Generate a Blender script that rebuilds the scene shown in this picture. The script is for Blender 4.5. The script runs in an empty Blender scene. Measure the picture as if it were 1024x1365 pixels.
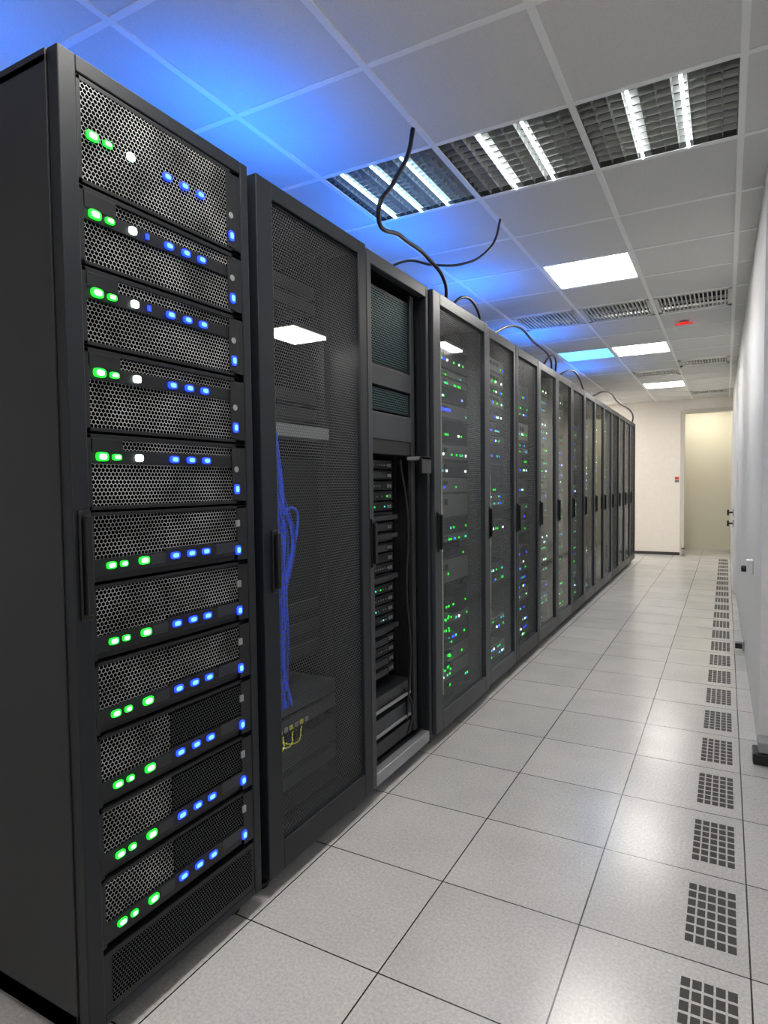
import bpy, bmesh, math, random
from mathutils import Vector, Matrix
random.seed(7)
S=1.25
sc=bpy.context.scene
try:
    sc.view_settings.view_transform='Standard'; sc.view_settings.look='None'
except Exception: pass
COL=sc.collection

# ---------------------------------------------------------------- materials
def newmat(name):
    m=bpy.data.materials.new(name); m.use_nodes=True
    return m, m.node_tree, m.node_tree.nodes['Principled BSDF']
def pmat(name,col,rough=.5,metal=0,em=None,es=0,spec=.5,noise=0.0,nscale=200,bump=0):
    m,t,b=newmat(name)
    b.inputs['Base Color'].default_value=(*col,1); b.inputs['Roughness'].default_value=rough
    b.inputs['Metallic'].default_value=metal; b.inputs['Specular IOR Level'].default_value=spec
    if em: b.inputs['Emission Color'].default_value=(*em,1); b.inputs['Emission Strength'].default_value=es
    if noise or bump:
        tc=t.nodes.new('ShaderNodeTexCoord'); n=t.nodes.new('ShaderNodeTexNoise'); n.inputs['Scale'].default_value=nscale
        n.inputs['Detail'].default_value=3
        t.links.new(tc.outputs['Object'],n.inputs['Vector'])
        if noise:
            r=t.nodes.new('ShaderNodeMapRange'); r.inputs['From Min'].default_value=.3; r.inputs['From Max'].default_value=.7
            r.inputs['To Min'].default_value=1-noise; r.inputs['To Max'].default_value=1+noise
            mx=t.nodes.new('ShaderNodeVectorMath'); mx.operation='SCALE'; mx.inputs[0].default_value=col
            t.links.new(n.outputs['Fac'],r.inputs['Value']); t.links.new(r.outputs['Result'],mx.inputs['Scale'])
            t.links.new(mx.outputs['Vector'],b.inputs['Base Color'])
        if bump:
            bp=t.nodes.new('ShaderNodeBump'); bp.inputs['Strength'].default_value=bump; bp.inputs['Distance'].default_value=.001
            t.links.new(n.outputs['Fac'],bp.inputs['Height']); t.links.new(bp.outputs['Normal'],b.inputs['Normal'])
    return m
def emat(name,col,s): return pmat(name,(.02,.02,.02),em=col,es=s)
def perf(name,pitch,rad,col,holecol=None,rough=.45,metal=.3,coat=0,vary=0):
    """hexagonal perforation in the local Y-Z plane; rad = half cell width of the opening (0.5 = no web)"""
    m,t,b=newmat(name); N=t.nodes; L=t.links
    tc=N.new('ShaderNodeTexCoord'); sx=N.new('ShaderNodeSeparateXYZ'); L.new(tc.outputs['Object'],sx.inputs[0])
    def M(op,a,c=None):
        n=N.new('ShaderNodeMath'); n.operation=op
        for i,v in enumerate((a,c)):
            if v is None: continue
            if isinstance(v,(int,float)): n.inputs[i].default_value=v
            else: L.new(v,n.inputs[i])
        return n.outputs[0]
    Y=M('DIVIDE',sx.outputs['Y'],pitch); Z=M('DIVIDE',sx.outputs['Z'],pitch)
    q=math.sqrt(3)
    def lat(oy,oz):
        y=M('ABSOLUTE',M('SUBTRACT',M('FLOORED_MODULO',M('ADD',Y,oy),1.0),.5))
        z=M('ABSOLUTE',M('SUBTRACT',M('FLOORED_MODULO',M('ADD',Z,oz),q),q/2))
        return M('MAXIMUM',y,M('ADD',M('MULTIPLY',y,.5),M('MULTIPLY',z,q/2)))
    d=M('MINIMUM',lat(0,0),lat(.5,q/2))
    hole=M('LESS_THAN',d,rad)
    b.inputs['Base Color'].default_value=(*col,1); b.inputs['Roughness'].default_value=rough; b.inputs['Metallic'].default_value=metal
    if holecol is not None:
        mx=N.new('ShaderNodeMix'); mx.data_type='RGBA'; mx.inputs['A'].default_value=(*col,1); mx.inputs['B'].default_value=(*holecol,1)
        L.new(hole,mx.inputs['Factor']); L.new(mx.outputs['Result'],b.inputs['Base Color'])
        if vary:
            n=N.new('ShaderNodeTexNoise'); n.inputs['Scale'].default_value=9; n.inputs['Detail'].default_value=4; L.new(tc.outputs['Object'],n.inputs['Vector'])
            r_=N.new('ShaderNodeMapRange'); r_.inputs['From Min'].default_value=.35; r_.inputs['From Max'].default_value=.65; r_.inputs['To Min'].default_value=1-vary; r_.inputs['To Max'].default_value=1+vary*.5
            L.new(n.outputs['Fac'],r_.inputs['Value'])
            v=N.new('ShaderNodeVectorMath'); v.operation='SCALE'; L.new(mx.outputs['Result'],v.inputs[0]); L.new(r_.outputs[0],v.inputs['Scale']); L.new(v.outputs[0],b.inputs['Base Color'])
        r=M('SUBTRACT',1.0,hole); r2=M('MULTIPLY',r,.5); L.new(r2,b.inputs['Specular IOR Level'])
        mm=M('MULTIPLY',r,metal); L.new(mm,b.inputs['Metallic'])
    else:
        out=N['Material Output']; tr=N.new('ShaderNodeBsdfTransparent'); ms=N.new('ShaderNodeMixShader')
        L.new(hole,ms.inputs[0]); L.new(b.outputs[0],ms.inputs[1]); L.new(tr.outputs[0],ms.inputs[2]); last=ms.outputs[0]
        if coat:
            g=N.new('ShaderNodeBsdfGlossy'); g.inputs['Roughness'].default_value=.06; g.inputs['Color'].default_value=(.9,.95,1,1)
            fr=N.new('ShaderNodeFresnel'); fr.inputs['IOR'].default_value=1.5
            k=M('MULTIPLY',fr.outputs[0],coat)
            m2=N.new('ShaderNodeMixShader'); L.new(k,m2.inputs[0]); L.new(last,m2.inputs[1]); L.new(g.outputs[0],m2.inputs[2]); last=m2.outputs[0]
        L.new(last,out.inputs['Surface'])
    return m
def glassdoor(name,tint):
    m,t,b=newmat(name); N=t.nodes; L=t.links
    tr=N.new('ShaderNodeBsdfTransparent'); tr.inputs[0].default_value=(*tint,1)
    g=N.new('ShaderNodeBsdfGlossy'); g.inputs['Roughness'].default_value=.03
    fr=N.new('ShaderNodeFresnel'); fr.inputs['IOR'].default_value=1.5
    ms=N.new('ShaderNodeMixShader'); L.new(fr.outputs[0],ms.inputs[0]); L.new(tr.outputs[0],ms.inputs[1]); L.new(g.outputs[0],ms.inputs[2])
    L.new(ms.outputs[0],N['Material Output'].inputs['Surface']); return m

M_frame=pmat('rack_powder_coat',(.0085,.011,.0150),.45,0,spec=.35,noise=.15,nscale=900,bump=.15)
M_side=pmat('rack_side_panel_paint',(.014,.0155,.018),.5,0,spec=.4,noise=.1,nscale=900,bump=.15)
M_grey=pmat('rack_grey_paint',(.045,.05,.057),.45,.2)
M_lgrey=pmat('light_grey_metal',(.33,.34,.35),.4,.5)
M_black=pmat('black_plastic',(.003,.003,.004),.35)
M_int=pmat('rack_interior',(.010,.011,.013),.7)
M_srv=pmat('server_case',(.008,.009,.011),.45,.2)
M_srv2=pmat('server_case_grey',(.035,.038,.043),.4,.4)
M_srv3=pmat('server_case_silver',(.20,.21,.20),.5,.3)
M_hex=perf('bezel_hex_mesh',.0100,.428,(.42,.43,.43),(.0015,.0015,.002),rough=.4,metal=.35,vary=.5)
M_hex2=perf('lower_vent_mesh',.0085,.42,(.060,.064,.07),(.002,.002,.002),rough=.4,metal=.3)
M_door=perf('door_perforated_steel',.0108,.41,(.11,.115,.12),None,rough=.4,metal=.3)
M_door4=perf('door_perforated_steel_grey',.012,.43,(.10,.105,.11),None,rough=.35,metal=.3,coat=.4)
M_glass=glassdoor('smoked_glass',(.80,.84,.80))
M_green=emat('led_green',(.005,.9,.03),1.6)
M_greenc=emat('led_green_core',(.22,1,.28),6)
M_blue=emat('led_blue',(.006,.04,1),3.2)
M_bluec=emat('led_blue_core',(.05,.15,1),6)
M_white=emat('led_white',(.75,1,.85),4)
M_teal=emat('led_teal',(.1,.8,.8),1.2)
M_cold=emat('rack_fill_strip',(.92,1,.62),16)  # emission for unseen strips added to light the cabinet interiors
M_warmd=emat('rack_fill_strip_dim',(.8,.9,1),9)  # weaker version of the added interior fill
M_panelr=emat('door_reflection_glow',(1,.97,.9),9)  # glow that stands for a bright reflection on the rack doors
M_cblue=pmat('blue_cable',(.01,.10,.95),.4,em=(.01,.08,.9),es=.06)  # slight emission put into the cable colour; it is no lamp
M_cblue2=pmat('blue_cable_dark',(.008,.05,.5),.4)
M_cwhite=pmat('pale_glow_cable',(.62,.66,.48),.5)  # pale yellow-green tone imitates the glow behind the cabinet doors
M_cyel=pmat('yellow_cable',(.7,.65,.05),.5)
M_cblack=pmat('black_cable',(.008,.008,.010),.4)

# ---------------------------------------------------------------- mesh helpers
class B:
    def __init__(s): s.bm=bmesh.new(); s.mats=[]
    def mi(s,m):
        if m not in s.mats: s.mats.append(m)
        return s.mats.index(m)
    def box(s,x0,x1,y0,y1,z0,z1,m):
        i=s.mi(m); v=[s.bm.verts.new((x,y,z)) for x in (x0,x1) for y in (y0,y1) for z in (z0,z1)]
        for f in ((0,1,3,2),(4,6,7,5),(0,4,5,1),(2,3,7,6),(0,2,6,4),(1,5,7,3)):
            fc=s.bm.faces.new([v[k] for k in f]); fc.material_index=i
    def quad(s,pts,m):
        fc=s.bm.faces.new([s.bm.verts.new(p) for p in pts]); fc.material_index=s.mi(m)
    def cyl(s,c,r,h,m,axis='Z',n=16,r2=None):
        i=s.mi(m); r2=r if r2 is None else r2
        rot=Matrix.Identity(4)
        if axis=='X': rot=Matrix.Rotation(math.pi/2,4,'Y')
        if axis=='Y': rot=Matrix.Rotation(math.pi/2,4,'X')
        res=bmesh.ops.create_cone(s.bm,cap_ends=True,segments=n,radius1=r,radius2=r2,depth=h,matrix=Matrix.Translation(c)@rot)
        fs=set(f for v in res['verts'] for f in v.link_faces)
        for f in fs: f.material_index=i; f.smooth=len(f.verts)==4
    def obj(s,name,parent=None,loc=(0,0,0),bevel=0):
        bmesh.ops.recalc_face_normals(s.bm,faces=s.bm.faces)
        me=bpy.data.meshes.new(name); s.bm.to_mesh(me); s.bm.free()
        for m in s.mats: me.materials.append(m)
        o=bpy.data.objects.new(name,me); COL.objects.link(o); o.location=loc
        if parent: o.parent=parent
        if bevel:
            b=o.modifiers.new('bevel','BEVEL'); b.width=bevel; b.segments=2; b.limit_method='ANGLE'
        return o
def empty(name,loc):
    e=bpy.data.objects.new(name,None); e.empty_display_size=.2; COL.objects.link(e); e.location=loc; return e
def tube(name,splines,r,mat,parent=None,smooth=True):
    cu=bpy.data.curves.new(name,'CURVE'); cu.dimensions='3D'; cu.bevel_depth=r; cu.bevel_resolution=3; cu.resolution_u=12
    for pts in splines:
        sp=cu.splines.new('BEZIER'); sp.bezier_points.add(len(pts)-1)
        for p,q in zip(sp.bezier_points,pts): p.co=q; p.handle_left_type=p.handle_right_type='AUTO'
    cu.materials.append(mat)
    o=bpy.data.objects.new(name,cu); COL.objects.link(o)
    if parent: o.parent=parent
    return o

H=1.722*S; CEIL=2.104*S; YE=9.38*S
# ---------------------------------------------------------------- floor
tf=.3356*S; fx0=-.6173*S; fy0=1.079*S
def floor_mat():
    m,t,b=newmat('raised_floor_tiles'); N=t.nodes; L=t.links
    tc=N.new('ShaderNodeTexCoord'); mp=N.new('ShaderNodeMapping'); mp.inputs['Location'].default_value=(-fx0+tf*40,-fy0+tf*40,0)
    L.new(tc.outputs['Object'],mp.inputs[0])
    br=N.new('ShaderNodeTexBrick'); br.offset=0; br.squash=1; br.inputs['Scale'].default_value=1
    br.inputs['Brick Width'].default_value=tf; br.inputs['Row Height'].default_value=tf; br.inputs['Mortar Size'].default_value=.0022
    br.inputs['Mortar Smooth'].default_value=.1; br.inputs['Bias'].default_value=0
    br.inputs['Color1'].default_value=(.52,.515,.50,1); br.inputs['Color2'].default_value=(.58,.57,.555,1); br.inputs['Mortar'].default_value=(.03,.028,.027,1)
    L.new(mp.outputs[0],br.inputs['Vector'])
    n=N.new('ShaderNodeTexNoise'); n.inputs['Scale'].default_value=110; n.inputs['Detail'].default_value=5; n.inputs['Roughness'].default_value=.7; L.new(tc.outputs['Object'],n.inputs['Vector'])
    r=N.new('ShaderNodeMapRange'); r.inputs['From Min'].default_value=.3; r.inputs['From Max'].default_value=.7; r.inputs['To Min'].default_value=.76; r.inputs['To Max'].default_value=1.16
    L.new(n.outputs['Fac'],r.inputs['Value'])
    n2=N.new('ShaderNodeTexNoise'); n2.inputs['Scale'].default_value=4; L.new(tc.outputs['Object'],n2.inputs['Vector'])
    r2=N.new('ShaderNodeMapRange'); r2.inputs['From Min'].default_value=.3; r2.inputs['From Max'].default_value=.7; r2.inputs['To Min'].default_value=.95; r2.inputs['To Max'].default_value=1.05
    L.new(n2.outputs['Fac'],r2.inputs['Value'])
    mu=N.new('ShaderNodeMath'); mu.operation='MULTIPLY'; L.new(r.outputs[0],mu.inputs[0]); L.new(r2.outputs[0],mu.inputs[1])
    v=N.new('ShaderNodeVectorMath'); v.operation='SCALE'; L.new(br.outputs['Color'],v.inputs[0]); L.new(mu.outputs[0],v.inputs['Scale'])
    L.new(v.outputs[0],b.inputs['Base Color']); b.inputs['Roughness'].default_value=.23; b.inputs['Specular IOR Level'].default_value=.6
    bp=N.new('ShaderNodeBump'); bp.inputs['Strength'].default_value=.4; bp.inputs['Distance'].default_value=.002; bp.invert=True
    L.new(br.outputs['Fac'],bp.inputs['Height']); L.new(bp.outputs[0],b.inputs['Normal'])
    return m
XL=-3.2; XR=.30; YB=-2.0; YEND=10.4*S
YJ=2.62*S
def wallx(y): # right wall interior face beyond the pilaster, runs slightly off the aisle axis
    return .135*S-.0075*y
b=B(); b.box(XL-.2,1.2,YB-.2,YEND+.3,-.06,0,floor_mat()); b.obj('floor')
M_slot=pmat('vent_slot_dark',(.06,.06,.055),.8)
b=B()
for j in range(-1,24):
    y0=fy0+j*tf; ya=y0+.055*S; yb=y0+.285*S; xa=-.072*S; xb=.032*S
    if yb>YE: break
    nx,ny=5,7; dx=(xb-xa)/nx; dy=(yb-ya)/ny
    for i in range(nx):
        for k in range(ny):
            b.box(xa+i*dx+dx*.12,xa+(i+1)*dx-dx*.08,ya+k*dy+dy*.1,ya+(k+1)*dy-dy*.14,0,.0008,M_slot)
b.obj('floor_vent_grille')
# ---------------------------------------------------------------- walls
M_wall=pmat('wall_paint_white',(.76,.75,.74),.55,noise=.03,nscale=30)
M_wallw=pmat('wall_paint_warm',(.92,.86,.78),.6,noise=.02,nscale=20)
M_cor=pmat('corridor_paint_beige',(.76,.73,.60),.6)
M_base=pmat('baseboard_dark',(.05,.045,.045),.5)
M_jamb=pmat('door_jamb_paint',(.62,.59,.53),.5)
b=B(); b.box(XL-.1,XL,YB,YE,0,CEIL,M_wall); b.obj('wall_left')
b=B(); b.box(XL,XR+.5,YB-.1,YB,0,CEIL,M_wall); b.obj('wall_back')
b=B()
P=[(.21*S,YB),(.21*S,YJ),(wallx(YJ),YJ+.01),(wallx(YEND),YEND),(1.0,YEND),(1.0,YB)]
for k in range(6):
    a,c=P[k],P[(k+1)%6]; b.quad([(a[0],a[1],0),(c[0],c[1],0),(c[0],c[1],CEIL),(a[0],a[1],CEIL)],M_wall)
b.obj('wall_right')
XO=-.516*S; OH=1.95*S
b=B(); b.box(XL,XO,YE,YE+.14,0,CEIL,M_wallw); b.box(XO,wallx(YE),YE,YE+.14,OH,CEIL,M_wallw); b.obj('wall_end')
b=B(); b.box(XL,wallx(YEND),YEND,YEND+.1,0,CEIL,M_cor); b.obj('wall_corridor')
b=B(); b.box(XL-.1,XL,YE+.14,YEND,0,CEIL,M_cor); b.obj('wall_corridor_side')
b=B(); b.box(XL,XO,YE-.012,YE,0,.05,M_base); b.obj('baseboard_end')
b=B(); b.box(XO-.035,XO+.03,YE-.02,YE+.15,0,OH,M_jamb); b.box(XO,wallx(YE),YE-.015,YE+.15,OH-.04,OH+.02,M_jamb); b.obj('trim_1',bevel=.003)
# ---------------------------------------------------------------- ceiling
c=.4398*S; cx=-.4083*S; cy=1.4739*S
def tilemat():
    m,t,bb=newmat('ceiling_tile_mineral'); N=t.nodes; L=t.links
    tc=N.new('ShaderNodeTexCoord'); n=N.new('ShaderNodeTexNoise'); n.inputs['Scale'].default_value=350; n.inputs['Detail'].default_value=2
    L.new(tc.outputs['Object'],n.inputs['Vector'])
    cr=N.new('ShaderNodeMapRange'); cr.inputs['From Min'].default_value=.3; cr.inputs['From Max'].default_value=.6; cr.inputs['To Min'].default_value=.88; cr.inputs['To Max'].default_value=1
    L.new(n.outputs['Fac'],cr.inputs['Value'])
    v=N.new('ShaderNodeVectorMath'); v.operation='SCALE'; v.inputs[0].default_value=(.72,.71,.695); L.new(cr.outputs[0],v.inputs['Scale'])
    L.new(v.outputs[0],bb.inputs['Base Color']); bb.inputs['Roughness'].default_value=.8
    return m
M_tile=tilemat(); M_tbar=pmat('ceiling_grid_white',(.88,.88,.87),.4)
louv=[(0,1),(-1,1),(-2,1)]
vents=[(0,6),(-1,6),(-2,6),(-1,12),(0,11),(0,16)]
panels=[(-1,4),(-1,9),(-1,14),(-1,-2),(-1,-5),(-4,4),(-4,10),(-4,15),(-4,17)]  # first three are visible lights; the rest are unseen panels added as fill
bluep=[(-2,9)]
skip=set(louv+vents+panels+bluep)
b=B()
ir=range(-5,2); jr=range(-8,19)
for i in ir:
    for j in jr:
        if (i,j) in skip: continue
        x0,x1=cx+i*c,cx+(i+1)*c; y0,y1=cy+j*c,cy+(j+1)*c
        b.box(x0+.003,x1-.003,y0+.003,y1-.003,CEIL,CEIL+.015,M_tile)
w=.012
for i in range(-5,3): b.box(cx+i*c-w,cx+i*c+w,cy-8*c,cy+19*c,CEIL-.004,CEIL+.03,M_tbar)
for j in range(-8,20): b.box(cx-5*c,cx+2*c,cy+j*c-w,cy+j*c+w,CEIL-.003,CEIL+.03,M_tbar)
b.box(XL-.1,1.0,YB-.1,YEND+.1,CEIL+.22,CEIL+.26,M_tile)
b.obj('ceiling')
M_can=pmat('fixture_body',(.10,.105,.10),.35,.5); M_chrome=pmat('louvre_aluminium',(.50,.51,.49),.30,.7)
M_tube=emat('fluorescent_tube',(.9,.96,1),14); M_tubeb=emat('fluorescent_tube_blue',(.45,.7,1),12)
for (i,j) in louv:
    x0,x1=cx+i*c+w,cx+(i+1)*c-w; y0,y1=cy+j*c+w,cy+(j+1)*c-w
    e=empty('louvre_ceiling_light',((x0+x1)/2,(y0+y1)/2,CEIL)); hx=(x1-x0)/2; hy=(y1-y0)/2
    b=B(); b.box(-hx,hx,-hy,hy,.11,.12,M_can)
    for s in (-1,1):
        b.box(s*hx-.003,s*hx+.003,-hy,hy,0,.12,M_can); b.box(-hx,hx,s*hy-.003,s*hy+.003,0,.12,M_can)
    b.obj('housing',e)
    b=B(); n=14 if i==-2 else 10
    for k in range(1,n):
        y=-hy+2*hy*k/n; b.quad([(-hx,y-.005,.022),(hx,y-.005,.022),(hx,y,.0),(-hx,y,.0)],M_chrome); b.quad([(-hx,y+.005,.022),(hx,y+.005,.022),(hx,y,.0),(-hx,y,.0)],M_chrome)
    nn=14 if i==-2 else 10
    for k in range(1,nn):
        x=-hx+2*hx*k/nn; b.quad([(x-.004,-hy,.022),(x-.004,hy,.022),(x,hy,.0),(x,-hy,.0)],M_chrome); b.quad([(x+.004,-hy,.022),(x+.004,hy,.022),(x,hy,.0),(x,-hy,.0)],M_chrome)
    b.obj('louvre_grid',e)
    b=B()
    for fx in ((-.33,.33) if i>-2 else (-.66,-.1,.45)):
        b.cyl((fx*hx,0,-.002),.006,2*hy-.01,M_tube if i>-2 else M_tubeb,'Y',12)
    b.obj('tubes',e)
    l=bpy.data.lights.new('reflector_lamp','AREA'); l.shape='RECTANGLE'; l.size=hx*1.6; l.size_y=hy*1.6; l.energy=.12 if i>-2 else .9; l.color=(1,.97,.88) if i>-2 else (.15,.45,1)
    o=bpy.data.objects.new('lamp',l); COL.objects.link(o); o.parent=e; o.location=(0,0,.105)
M_gr=pmat('grille_dark',(.03,.03,.03),.8); M_slat=pmat('grille_slat',(.62,.62,.6),.4,.1)
for (i,j) in vents:
    x0,x1=cx+i*c+w,cx+(i+1)*c-w; y0,y1=cy+j*c+w,cy+(j+1)*c-w
    e=empty('ceiling_air_vent',((x0+x1)/2,(y0+y1)/2,CEIL)); hx=(x1-x0)/2; hy=(y1-y0)/2
    b=B(); b.box(-hx,hx,-hy,hy,.05,.055,M_gr)
    fr=.05 if j==6 else .13
    b.box(-hx,hx,-hy,-hy+fr,0,.02,M_slat); b.box(-hx,hx,hy-fr,hy,0,.02,M_slat); b.box(-hx,-hx+.03,-hy,hy,0,.02,M_slat); b.box(hx-.03,hx,-hy,hy,0,.02,M_slat)
    n=16
    for k in range(n):
        x=-hx+.03+(2*hx-.06)*(k+.5)/n; b.box(x-.0045,x+.0045,-hy+fr,hy-fr,.0,.02,M_slat)
    b.box(-hx,hx,-.004,.004,0,.02,M_slat)
    b.obj('grille',e)
M_pan=emat('light_panel_diffuser',(1,.96,.90),31); M_bpan=emat('blue_panel_diffuser',(.05,.35,1),6)
def panel(i,j,mat,name):
    x0,x1=cx+i*c+w,cx+(i+1)*c-w; y0,y1=cy+j*c+w,cy+(j+1)*c-w
    e=empty(name,((x0+x1)/2,(y0+y1)/2,CEIL)); hx=(x1-x0)/2; hy=(y1-y0)/2
    b=B()
    for s in (-1,1):
        b.box(s*hx-.012*(s>0),s*hx+.012*(s<0),-hy,hy,-.002,.03,M_tbar); b.box(-hx,hx,s*hy-.012*(s>0),s*hy+.012*(s<0),-.002,.03,M_tbar)
    b.obj('frame',e)
    b=B(); b.box(-hx+.012,hx-.012,-hy+.012,hy-.012,.004,.02,mat); b.obj('diffuser',e)
for (i,j) in panels: panel(i,j,M_pan,'led_ceiling_panel')  # covers both the visible panels and the added fill panels
for (i,j) in bluep: panel(i,j,M_bpan,'blue_ceiling_light')
e=empty('corridor_ceiling_light',(-.4,YE+.7,CEIL)); b=B(); b.box(-.35,.35,-.2,.2,-.03,-.006,emat('corridor_lamp',(1,.94,.80),12)); b.obj('diffuser',e)
b=B(); b.box(-.37,.37,-.22,.22,-.012,-.004,M_tbar); b.obj('frame',e)
M_red=emat('red_beacon_lens',(1,.02,.02),.8)
bx,by=cx+.33*c,cy+7.6*c
e=empty('red_ceiling_beacon',(bx,by,CEIL)); b=B(); b.cyl((0,0,-.006),.04,.012,M_lgrey); b.cyl((0,0,-.018),.035,.012,M_red,r2=.032); b.box(-.07,.07,-.012,.012,-.030,-.02,M_red); b.obj('beacon_body',e)

# ---------------------------------------------------------------- racks
D=.98
def frame(e,w,sw=.05,top=.055,bot=.09,side=M_side,front=M_frame,door=True,hz=(.93,1.12),hy=.58):
    b=B()
    b.box(-D,-.035,0,.018,.05,H-.012,side); b.box(-D,-.035,w-.018,w,.05,H-.012,side)
    b.box(-D,-.035,0,w,H-.03,H,side); b.box(-D,-.035,0,w,.05,.10,side)
    b.box(-D-.004,-D+.012,0,w,.05,H,M_int)
    b.obj('cabinet_shell',e,bevel=.002)
    b=B()
    for y in (.02,w-.055):
        for x in (-.16,-.75): b.box(x-.03,x,y,y+.03,.1,H-.03,M_int)
    b.obj('mounting_posts',e)
    b=B()
    for x in (-.08,-D+.08):
        for y in (.05,w-.05):
            b.cyl((x,y,.008),.026,.016,M_black); b.cyl((x,y,.035),.009,.05,M_lgrey)
    b.obj('levelling_feet',e)
    if door:
        b=B()
        b.box(-.035,0,0.004,sw,.06,H,front); b.box(-.035,0,w-sw*.75,w-.004,.06,H,front)
        b.box(-.035,0,sw,w-sw*.75,H-top,H,front); b.box(-.035,0,sw,w-sw*.75,.06,.06+bot,front)
        b.obj('door_frame',e,bevel=.003)
        b=B(); yh=sw*hy
        b.box(0,.008,yh-.014,yh+.014,hz[0],hz[1],M_black); b.box(.008,.022,yh-.008,yh+.008,hz[0]+.012,hz[1]-.012,M_black)
        b.cyl((.012,yh,hz[1]-.02),.007,.006,M_lgrey,'X')
        b.obj('door_handle',e,bevel=.003)
    return
def doorpanel(e,w,sw,mat,top=.055,bot=.09):
    b=B(); y0,y1,z0,z1=sw,w-sw*.75,.06+bot,H-top
    b.quad([(-.014,y0,z0),(-.014,y1,z0),(-.014,y1,z1),(-.014,y0,z1)],mat); b.obj('door_panel',e)

# --- rack with server blades and LEDs
X1=-.955*S; Y1=.662*S; w1=(1.126-.662)*S
e=empty('server_rack',(X1,Y1,0)); frame(e,w1,sw=.045,top=.035,bot=.02,hz=(.97,1.205),hy=.62)
CT=[(0,-.01),(.075,-.002),(.157,.010),(.241,.0245),(.325,.035),(.413,.044),(.527,.052),(.608,.058),(.685,.062),(.76,.064),(1,.067)]
def Z(fr):
    for (a,p),(d,q) in zip(CT,CT[1:]):
        if a<=fr<=d: cor=p+(q-p)*(fr-a)/(d-a); break
    z=1.722*(1-fr)+cor
    return (1+(z-1)*1.016)*S
yl,yr=.044,w1-.036
b=B(); ld=B(); hx=B()
def yy(h): return (h*1.016+.012)*S-Y1
G=[.7015,.731,.7787]; BL=[.862,.905,.947]; YRR=1.036
upper=[(.018,.129,.075),(.129,.214,.157),(.214,.2985,.241),(.2985,.388,.325),(.388,.4695,.413)]
def led(y,z,wd,ht,m,core=None):
    if core:
        n=14
        for r,mm,x in ((1.0,m,.004),(.62,core,.0055)):
            i=ld.mi(mm); vs=[]
            for k in range(n):
                a=2*math.pi*k/n; ca,sa=math.cos(a),math.sin(a)
                vs.append((math.copysign(abs(ca)**.6,ca)*wd/2*r,math.copysign(abs(sa)**.6,sa)*ht/2*r))
            f1=[ld.bm.verts.new((x,y+p,z+q)) for p,q in vs]; f0=[ld.bm.verts.new((-.001,y+p,z+q)) for p,q in vs]
            ld.bm.faces.new(f1).material_index=i
            for k in range(n): ld.bm.faces.new([f0[k],f0[(k+1)%n],f1[(k+1)%n],f1[k]]).material_index=i
    else: ld.box(.000,.0045,y-wd/2,y+wd/2,z-ht/2,z+ht/2,m)
for n,(a,d,l) in enumerate(upper):
    zt,zb,zl=Z(a)-.003,Z(d)+.003,Z(l)
    b.box(-.6,-.010,yl,yr,zb,zt,M_srv)
    b.box(-.010,-.001,yl,yr,zt-.010,zt,M_srv); b.box(-.010,-.001,yl,yr,zb,zb+.008,M_srv)
    b.box(-.010,-.001,yl,yl+.010,zb,zt,M_srv); b.box(-.010,-.001,yr-.04,yr,zb,zt,M_srv)
    if n>0: b.box(-.010,-.002,yl,yr,zl-.015,zl+.015,M_srv)
    zc=zl-.015
    if n==0: hx.quad([(-.0015,yl+.010,zb+.008),(-.0015,yr-.040,zb+.008),(-.0015,yr-.040,zt-.010),(-.0015,yl+.010,zt-.010)],M_hex)
    else:
        hx.quad([(-.006,yl+.010,zb+.008),(-.006,yr-.040,zb+.008),(-.006,yr-.040,zc),(-.006,yl+.010,zc)],M_hex)
        if zt-.010-(zl+.015)>.012: hx.quad([(-.006,yl+.09,zl+.015),(-.006,yr-.04,zl+.015),(-.006,yr-.04,zt-.010),(-.006,yl+.09,zt-.010)],M_hex)
        b.box(-.006,-.0005,yl+.012,yl+.09,zl+.01,zt-.009,M_srv)
    led(yy(G[0]),zl,.030,.020,M_green,M_greenc); led(yy(G[1]),zl,.023,.014,M_green,M_greenc); led(yy(G[2]),zl,.020,.017,M_white,M_white)
    if n in (1,2): led(yy(.81),zl,.008,.012,M_blue)
    for q in BL: led(yy(q),zl,.027,.017,M_blue,M_bluec)
    led(yy(YRR),zb+.04,.020,.027,M_blue,M_bluec); ld.cyl((.001,yy(YRR),zb+.095),.008,.004,M_lgrey,'X')
    b.box(-.001,.001,yy(YRR)-.016,yy(YRR)+.016,zb+.01,zt-.012,M_srv)
low=[.527,.608,.685,.760,.834,.9066]; pv=.4695
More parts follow.
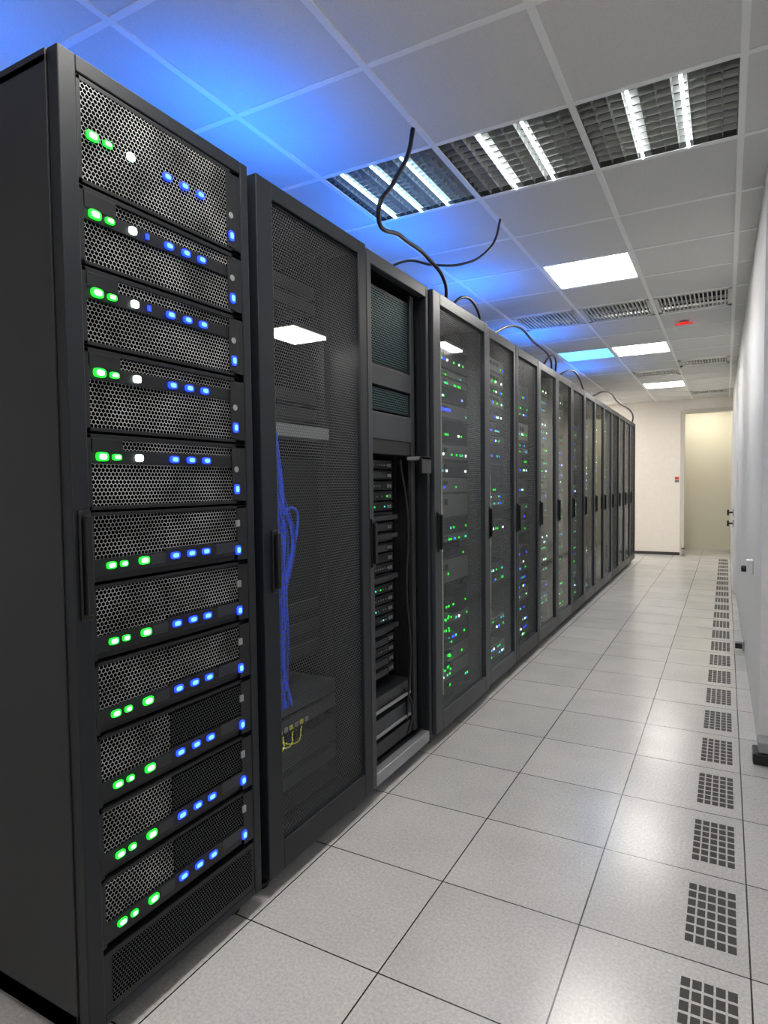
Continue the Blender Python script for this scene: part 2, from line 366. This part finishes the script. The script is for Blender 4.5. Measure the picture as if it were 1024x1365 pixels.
for n,l in enumerate(low):
    a=pv; d=l+.018; pv=d; zt,zb,zl=Z(a)-.003,Z(d)+.003,Z(l)
    b.box(-.6,-.010,yl,yr,zb,zt,M_srv)
    b.box(-.010,-.001,yl,yr,zt-.008,zt,M_srv); b.box(-.010,-.001,yl,yl+.010,zb,zt,M_srv); b.box(-.010,-.001,yr-.04,yr,zb,zt,M_srv)
    b.box(-.010,.0,yl,yr-.04,zl-.020,zl+.016,M_srv)
    b.box(-.004,.0005,yy(.80),yy(.845),zl-.012,zl+.012,M_srv2)
    b.box(-.010,.001,yy(.835),yy(.965),zl-.016,zl+.020,M_srv)
    b.box(-.010,.0005,yy(.97),yr-.04,zl-.010,zl+.018,M_srv2)
    ym=yy(.838)
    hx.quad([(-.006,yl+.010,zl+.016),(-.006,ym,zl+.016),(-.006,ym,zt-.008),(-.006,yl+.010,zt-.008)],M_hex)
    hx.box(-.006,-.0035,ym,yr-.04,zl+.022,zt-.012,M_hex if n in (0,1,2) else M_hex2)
    led(yy(.713),zl,.025,.016,M_green,M_greenc); led(yy(.739),zl,.020,.014,M_green,M_greenc); led(yy(.783),zl+.001,.030,.019,M_green,M_greenc)
    for q in (.857,.899,.939): led(yy(q),zl+.003,.029,.017,M_blue,M_bluec)
    led(yy(YRR),zl-.006+.0,.020,.025,M_blue,M_bluec); ld.box(0,.004,yy(YRR)-.007,yy(YRR)+.007,zl+.06,zl+.078,M_lgrey)
b.box(-.03,-.002,yl,yr,Z(.992),Z(.93),M_srv)
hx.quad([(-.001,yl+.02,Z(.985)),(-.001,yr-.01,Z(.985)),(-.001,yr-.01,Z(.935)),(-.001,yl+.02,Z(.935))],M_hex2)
b.obj('server_units',e,bevel=.0012); hx.obj('bezel_mesh',e); ld.obj('status_leds',e)

def servers(e,w,x=-.17,z0=.14,z1=H-.1,gaps=.25,rnd=None,bright=False):
    rnd=rnd or random.Random(3); b=B(); ll=B(); z=z0
    while z<z1-.05:
        h=rnd.choice([.044,.044,.088,.088,.133])
        if z+h>z1: break
        if rnd.random()>gaps:
            m=rnd.choice([M_srv,M_srv2,M_srv3,M_srv3] if bright else [M_srv,M_srv2,M_srv2,M_srv3])
            b.box(x-.5,x,.062,w-.03,z+.002,z+h-.002,m)
            b.box(x,x+.006,.07,w-.035,z+.004,z+.010,M_srv2)
            for yv in range(6):
                b.box(x,x+.002,.10+yv*.06,.14+yv*.06,z+h*.55,z+h*.8,M_srv)
            for k in range(rnd.randint(4,9)):
                y=rnd.uniform(.1,w-.05); ll.box(x,x+.003,y-.007,y+.007,z+h*.4-.006,z+h*.4+.006,rnd.choice([M_green,M_green,M_green,M_teal,M_blue,M_white]))
        z+=h
    b.obj('servers',e); ll.obj('status_leds',e)
# --- rack with perforated door
X2=-.955*S; Y2=1.150*S; w2=(1.655-1.150)*S
e=empty('network_rack',(X2,Y2,0)); frame(e,w2,sw=.075,top=.05,bot=.09,hy=.7); doorpanel(e,w2,.075,M_door,.05,.09)
b=B(); b.box(-.07,-.06,.08,.45,1.42,1.455,M_lgrey); b.box(-.12,-.06,.08,.45,1.415,1.42,M_lgrey); b.obj('cable_shelf',e)
b=B(); b.box(-.24,-.10,.30,.50,1.785,1.793,M_panelr); b.box(-.25,-.09,.29,.51,1.793,1.81,M_black); b.obj('door_reflection_panel',e)  # added glowing slab in place of the reflection seen on this door
b=B(); b.box(-.055,-.045,.030,.055,.2,2.0,M_warmd); b.obj('interior_fill_strip',e)  # fill light added out of sight behind the stile to brighten the inside
rr=random.Random(5); sp=[]; sp2=[]
for k in range(12):
    y=.115+rr.uniform(0,.035); bul=rr.uniform(.03,.08) if k%3==0 else rr.uniform(-.01,.02)
    s_=[(-.055,y,1.42),(-.04-.01*rr.random(),y+rr.uniform(-.01,.02),1.25),(-.035,y+bul,1.08),(-.035,y+rr.uniform(-.01,.015),.88),(-.04,y+rr.uniform(-.01,.025),.68),(-.055,y+rr.uniform(-.02,.06),.53)]
    (sp if k%2 else sp2).append(s_)
sp.append([(-.05,.13,1.12),(-.035,.20,1.18),(-.035,.215,1.10),(-.04,.15,.98)])
tube('blue_patch_cables',sp,.004,M_cblue,e); tube('blue_patch_cables_dark',sp2,.004,M_cblue2,e)
sp=[[(-.12,.10+k*.03,.42),(-.05,.13+k*.04,.40),(-.07,.17+k*.05,.43)] for k in range(3)]
tube('yellow_patch_cables',sp,.0025,M_cyel,e)
b=B()
for z,h in ((.12,.06),(.2,.045),(.27,.09),(.40,.045),(.46,.045)): b.box(-.6,-.13,.06,w2-.06,z,z+h,M_grey if h<.06 else M_srv2)
for k in range(10): b.box(-.13,-.125,.10+k*.03,.115+k*.03,.405,.42,M_lgrey if k%2 else M_cyel)
b.box(-.5,-.20,.30,w2-.06,.6,1.35,M_srv)
for z in (.62,.70,.78,1.5,1.56,1.9,1.96): b.box(-.5,-.19,.07,w2-.07,z,z+.04,M_srv2)
b.obj('servers',e)
# --- open rack (no door)
X3=-.965*S; Y3=1.672*S; w3=(2.125-1.672)*S
e=empty('open_server_rack',(X3,Y3,0)); frame(e,w3,door=False)
b=B()
b.box(-.035,0,0,.035,.05,H,M_grey); b.box(-.035,0,w3-.03,w3,.05,H,M_frame); b.box(-.035,0,.03,w3-.03,H-.05,H,M_grey)
b.box(-.04,.0,.03,w3-.03,.05,.10,M_lgrey)
b.box(-.06,-.04,w3-.11,w3-.075,.12,H-.06,M_srv2); b.box(-.06,-.04,.035,.05,.12,H-.06,M_srv2)
b.obj('door_frame',e,bevel=.003)
b=B(); yh=.018
b.box(0,.008,yh-.014,yh+.014,.93,1.12,M_black); b.box(.008,.022,yh-.008,yh+.008,.945,1.105,M_black); b.obj('door_handle',e,bevel=.003)
b=B()
b.box(-.5,-.05,.05,w3-.12,1.74,2.06,M_srv); b.box(-.08,-.042,.05,w3-.11,1.66,1.74,M_grey); b.box(-.5,-.05,.05,w3-.12,1.56,1.65,M_srv)
b.box(-.08,-.040,.05,w3-.11,1.44,1.55,M_grey); b.box(-.3,-.045,.05,w3-.11,1.38,1.44,M_srv)
b.box(-.8,-.5,.03,w3-.03,.35,1.4,M_int)
rr=random.Random(4)
for z in [.42+.045*k for k in range(21)]:
    b.box(-.5,-.10,.06,.38,z,z+.038,M_srv)
    if rr.random()<.25: b.box(-.10,-.085,.06,.30,z+.005,z+.033,M_srv2)
for z in (.62,.84,1.02,1.10): b.box(-.09,-.075,.06,.38,z,z+.02,M_srv2)
b.box(-.5,-.05,.05,w3-.12,.30,.37,M_srv2); b.box(-.5,-.045,.05,w3-.13,.20,.28,M_grey); b.box(-.5,-.05,.05,w3-.12,.12,.18,M_srv2)
for z in (.21,.31): b.box(-.045,-.035,.07,w3-.15,z,z+.012,M_lgrey)
b.obj('servers',e,bevel=.002)
tube('grey_cables',[[(-.05,.36,1.36),(-.03,.39,1.1),(-.03,.37,.8),(-.03,.40,.5),(-.04,.38,.2)],[(-.05,.38,.34),(-.02,.40,.25),(-.03,.37,.14)]],.006,M_black,e)
M_tealmesh=perf('teal_vent_mesh',.0115,.40,(.06,.13,.14),(.002,.004,.005),rough=.4,metal=.3)  # teal is simply the base colour of the webs
b=B()
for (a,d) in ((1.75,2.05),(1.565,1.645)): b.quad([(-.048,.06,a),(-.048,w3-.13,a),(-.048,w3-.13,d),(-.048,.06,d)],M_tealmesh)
b.obj('vent_mesh',e)
b=B(); rr=random.Random(9)
for z in [.42+.045*k for k in range(21)]:
    for k in range(12):
        if rr.random()<.7: y=.08+k*.022; b.box(-.10,-.097,y,y+.006,z+.014,z+.020,rr.choice([M_teal,M_teal,M_green]) if rr.random()<.14 else M_lgrey)
    for y in (.33,.35): b.box(-.10,-.096,y,y+.010,z+.010,z+.024,M_lgrey)
b.obj('status_leds',e)
b=B(); b.box(-.04,.035,w3-.16,w3-.06,1.36,1.375,M_lgrey); b.box(.02,.035,w3-.16,w3-.06,1.30,1.375,M_black); b.obj('latch_bracket',e,bevel=.003)
# --- grey-door racks
def grey(e,w,sw,n,kind,hz=(.93,1.12)):
    rnd=random.Random(20+n)
    frame(e,w,sw=sw,front=M_gf if kind!='dark' else M_frame)
    doorpanel(e,w,sw,{'perf':M_door4,'glass':M_glass,'dark':M_door}[kind])
    servers(e,w,x=-.12 if n==0 else -.075,rnd=rnd,gaps=.2,bright=kind!='dark')
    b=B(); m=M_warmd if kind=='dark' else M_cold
    b.box(-.055,-.048,sw*.35,sw*.75,.2,H-.12,m)  # added fill, hidden behind the left stile
    b.obj('interior_fill_strip',e)
    if kind!='dark':
        sp=[]
        for k in range(12):
            y=sw+.012+rnd.uniform(0,.075); x=rnd.uniform(-.055,-.030); sp.append([(x,y,.2),(x,y+rnd.uniform(-.005,.03),.6),(x,y+rnd.uniform(-.005,.03),1.0),(x,y+rnd.uniform(-.005,.02),1.4),(x,y,1.95)])
        tube('pale_glow_cables',sp,.0045,M_cwhite,e)  # pale strands added to stand for the glow along the door edge
    if n==0:
        b=B()
        for k in range(26):
            y=rnd.uniform(.16,.34); z=rnd.choice([.30,.36,.42,.50,.56])+rnd.uniform(-.01,.01); b.box(-.060,-.056,y-.006,y+.006,z-.005,z+.005,rnd.choice([M_green,M_green,M_green,M_white]))
        for z in (.30,.36,.42,.50,.56): b.box(-.12,-.060,.15,.36,z-.016,z+.016,M_srv2)
        b.obj('patch_module',e)
M_gf=pmat('rack_front_grey',(.034,.038,.046),.4,.1,spec=.4)
X4=-.955*S; Y4=2.14*S; w4=(2.755-2.14)*S
e=empty('server_cabinet',(X4,Y4,0)); grey(e,w4,.085,0,'perf')
b=B(); b.box(-.115,-.06,.28,.52,1.962,1.970,M_panelr); b.box(-.12,-.055,.27,.53,1.970,1.984,M_black)  # added emissive slab imitating a reflection on the cabinet door
b.box(-.05,-.04,.14,.30,1.62,1.632,M_blue); b.obj('door_reflection_panel',e)
kinds=['perf','dark','glass','glass','dark','perf','glass','perf','dark','perf','perf','dark']
for n in range(12):
    x=(-.968-.0025*n)*S; y=(2.765+.468*n)*S
    e=empty('server_cabinet',(x,y,0)); grey(e,.46*S,.06,n+1,kinds[n])

# ---------------------------------------------------------------- cables over the racks
def hp(L): return [(x*S,y*S,z*S) for x,y,z in L]
T=1.735
tube('ceiling_power_cable',[hp([(-.86,1.79,2.10),(-.87,1.775,2.02),(-.90,1.73,1.92),(-.93,1.69,1.83),(-.96,1.90,1.83),(-.98,2.16,1.841),(-.98,2.32,1.79),(-1.0,2.37,T-.008)])],.009,M_cblack)
tube('ceiling_power_cable',[hp([(-.834,2.564,2.10),(-.86,2.58,2.03),(-.88,2.54,1.974),(-.93,2.37,1.874),(-1.0,2.24,1.845),(-1.06,2.14,1.84),(-1.15,2.0,T)])],.006,M_cblack)
tube('rack_top_cable',[hp([(-1.02,2.45,T-.006),(-1.0,2.55,1.80),(-1.0,2.72,1.80),(-1.02,2.86,T-.008)])],.008,M_cblack)
tube('rack_top_cable',[hp([(-1.05,3.0,T-.006),(-1.0,3.3,1.84),(-1.0,3.7,1.83),(-.99,4.05,1.79),(-1.02,4.2,T-.008)]),hp([(-1.0,3.9,T-.008),(-.98,4.0,1.80),(-.98,4.15,1.80),(-1.0,4.22,T-.008)])],.008,M_cblack)
tube('rack_top_cable',[hp([(-1.05,4.4,T-.006),(-1.0,4.7,1.82),(-1.0,5.0,1.80),(-1.02,5.3,T-.008)])],.009,M_cblack)
tube('rack_top_cable',[hp([(-1.08,5.7,T-.006),(-1.0,6.1,1.84),(-1.0,7.0,1.84),(-.98,8.0,1.79),(-1.02,8.25,T-.008)])],.011,M_cblack)
# ---------------------------------------------------------------- blue LED bars on rack tops (lamps point up at the ceiling)
M_bar=pmat('led_bar_housing',(.03,.03,.035),.4,.5)
def bar(x,y,ln,wd,power,col=(.01,.19,1)):
    e=empty('blue_led_bar',(x*S,y*S,H)); b=B(); b.box(-wd/2,wd/2,-ln/2,ln/2,.001,.03,M_bar); b.obj('housing',e)
    l=bpy.data.lights.new('blue_lamp','AREA'); l.shape='RECTANGLE'; l.size=wd*.8; l.size_y=ln*.95; l.energy=power; l.color=col; l.spread=math.radians(140)
    o=bpy.data.objects.new('lamp',l); COL.objects.link(o); o.parent=e; o.location=(0,0,.04); o.rotation_euler=(math.pi,0,0)
bar(-1.6,.80,.55,.12,2.3); bar(-1.28,1.5,.7,.12,4.8); bar(-1.25,2.4,.8,.12,4.2)
bar(-1.25,3.3,.6,.12,4.5); bar(-1.25,4.6,.6,.12,4.5); bar(-1.25,6.2,.6,.1,3.5)

# ---------------------------------------------------------------- right-hand side: door leaf, handles, wall details
M_dw=pmat('white_door_paint',(.78,.78,.77),.4)
y0=3.2*S; xw=wallx(y0)
b=B(); b.box(xw-.035,xw,y0,y0+.07,.73,.81,M_dw); b.cyl((xw-.045,y0+.02,.76),.018,.03,M_black,'X'); b.obj('wall_lock_box',bevel=.006)
y0=4.15*S; xw=wallx(y0)
b=B(); b.box(xw-.06,xw,y0,y0+.06,.03,.07,M_black); b.box(xw-.015,xw,y0-.01,y0+.07,.02,.085,M_lgrey); b.obj('door_bumper',bevel=.004)
b=B(); b.box(.125*S-.04,.125*S+.05,2.52*S,YJ-.01,.0,.05,M_black); b.box(.125*S-.02,.125*S+.05,2.53*S,YJ-.01,.05,.10,M_lgrey); b.obj('floor_cable_box',bevel=.006)
y0=6.3*S
e=empty('door_1',(wallx(y0)-.03,y0,0)); e.rotation_euler=(0,0,.0075)
b=B(); b.box(-.0,.03,0,.95,.01,2.1,M_dw); b.obj('door_leaf',e,bevel=.003)
b=B()
for z in (.90,.78): b.box(-.01,0,.06,.10,z-.04,z+.04,M_lgrey); b.cyl((-.025,.08,z),.010,.05,M_black,'X'); b.box(-.065,-.045,.04,.20,z-.03,z+.03,M_black)
b.obj('lever_handle',e,bevel=.002)
b=B(); b.box(-.035,.035,-.006,0,-.05,.05,M_dw); b.box(-.03,.03,-.008,-.006,.0,.045,pmat('red_print',(.6,.03,.03),.5)); b.box(-.03,.03,-.008,-.006,-.045,-.01,pmat('dark_print',(.15,.1,.1),.5))
b.obj('safety_sign',loc=(-.585*S,YE,1.03*S))
b=B(); b.cyl((0,0,.004),.05,.008,M_lgrey); b.cyl((0,0,.06),.022,.12,M_lgrey); b.cyl((0,0,.125),.03,.02,M_base); b.obj('door_stop',loc=(-.50*S,YE-.10,0))

# ---------------------------------------------------------------- world + camera
wd=bpy.data.worlds.new('world'); sc.world=wd; wd.use_nodes=True
wd.node_tree.nodes['Background'].inputs[0].default_value=(.6,.65,.7,1); wd.node_tree.nodes['Background'].inputs[1].default_value=.1
f,yaw,pit,rol=834.2,.5002,.0427,-.012
F=Vector((-math.sin(yaw)*math.cos(pit),math.cos(yaw)*math.cos(pit),-math.sin(pit)))
R=Vector((math.cos(yaw),math.sin(yaw),0)); U=R.cross(F)
R2=R*math.cos(rol)+U*math.sin(rol); U2=-R*math.sin(rol)+U*math.cos(rol)
cam=bpy.data.cameras.new('camera'); co=bpy.data.objects.new('camera',cam); COL.objects.link(co)
mm=Matrix((R2,U2,-F)).transposed().to_4x4(); mm.translation=(0,0,S); co.matrix_world=mm
cam.sensor_fit='HORIZONTAL'; cam.sensor_width=36; cam.lens=f/1024*36; cam.clip_start=.02
sc.camera=co
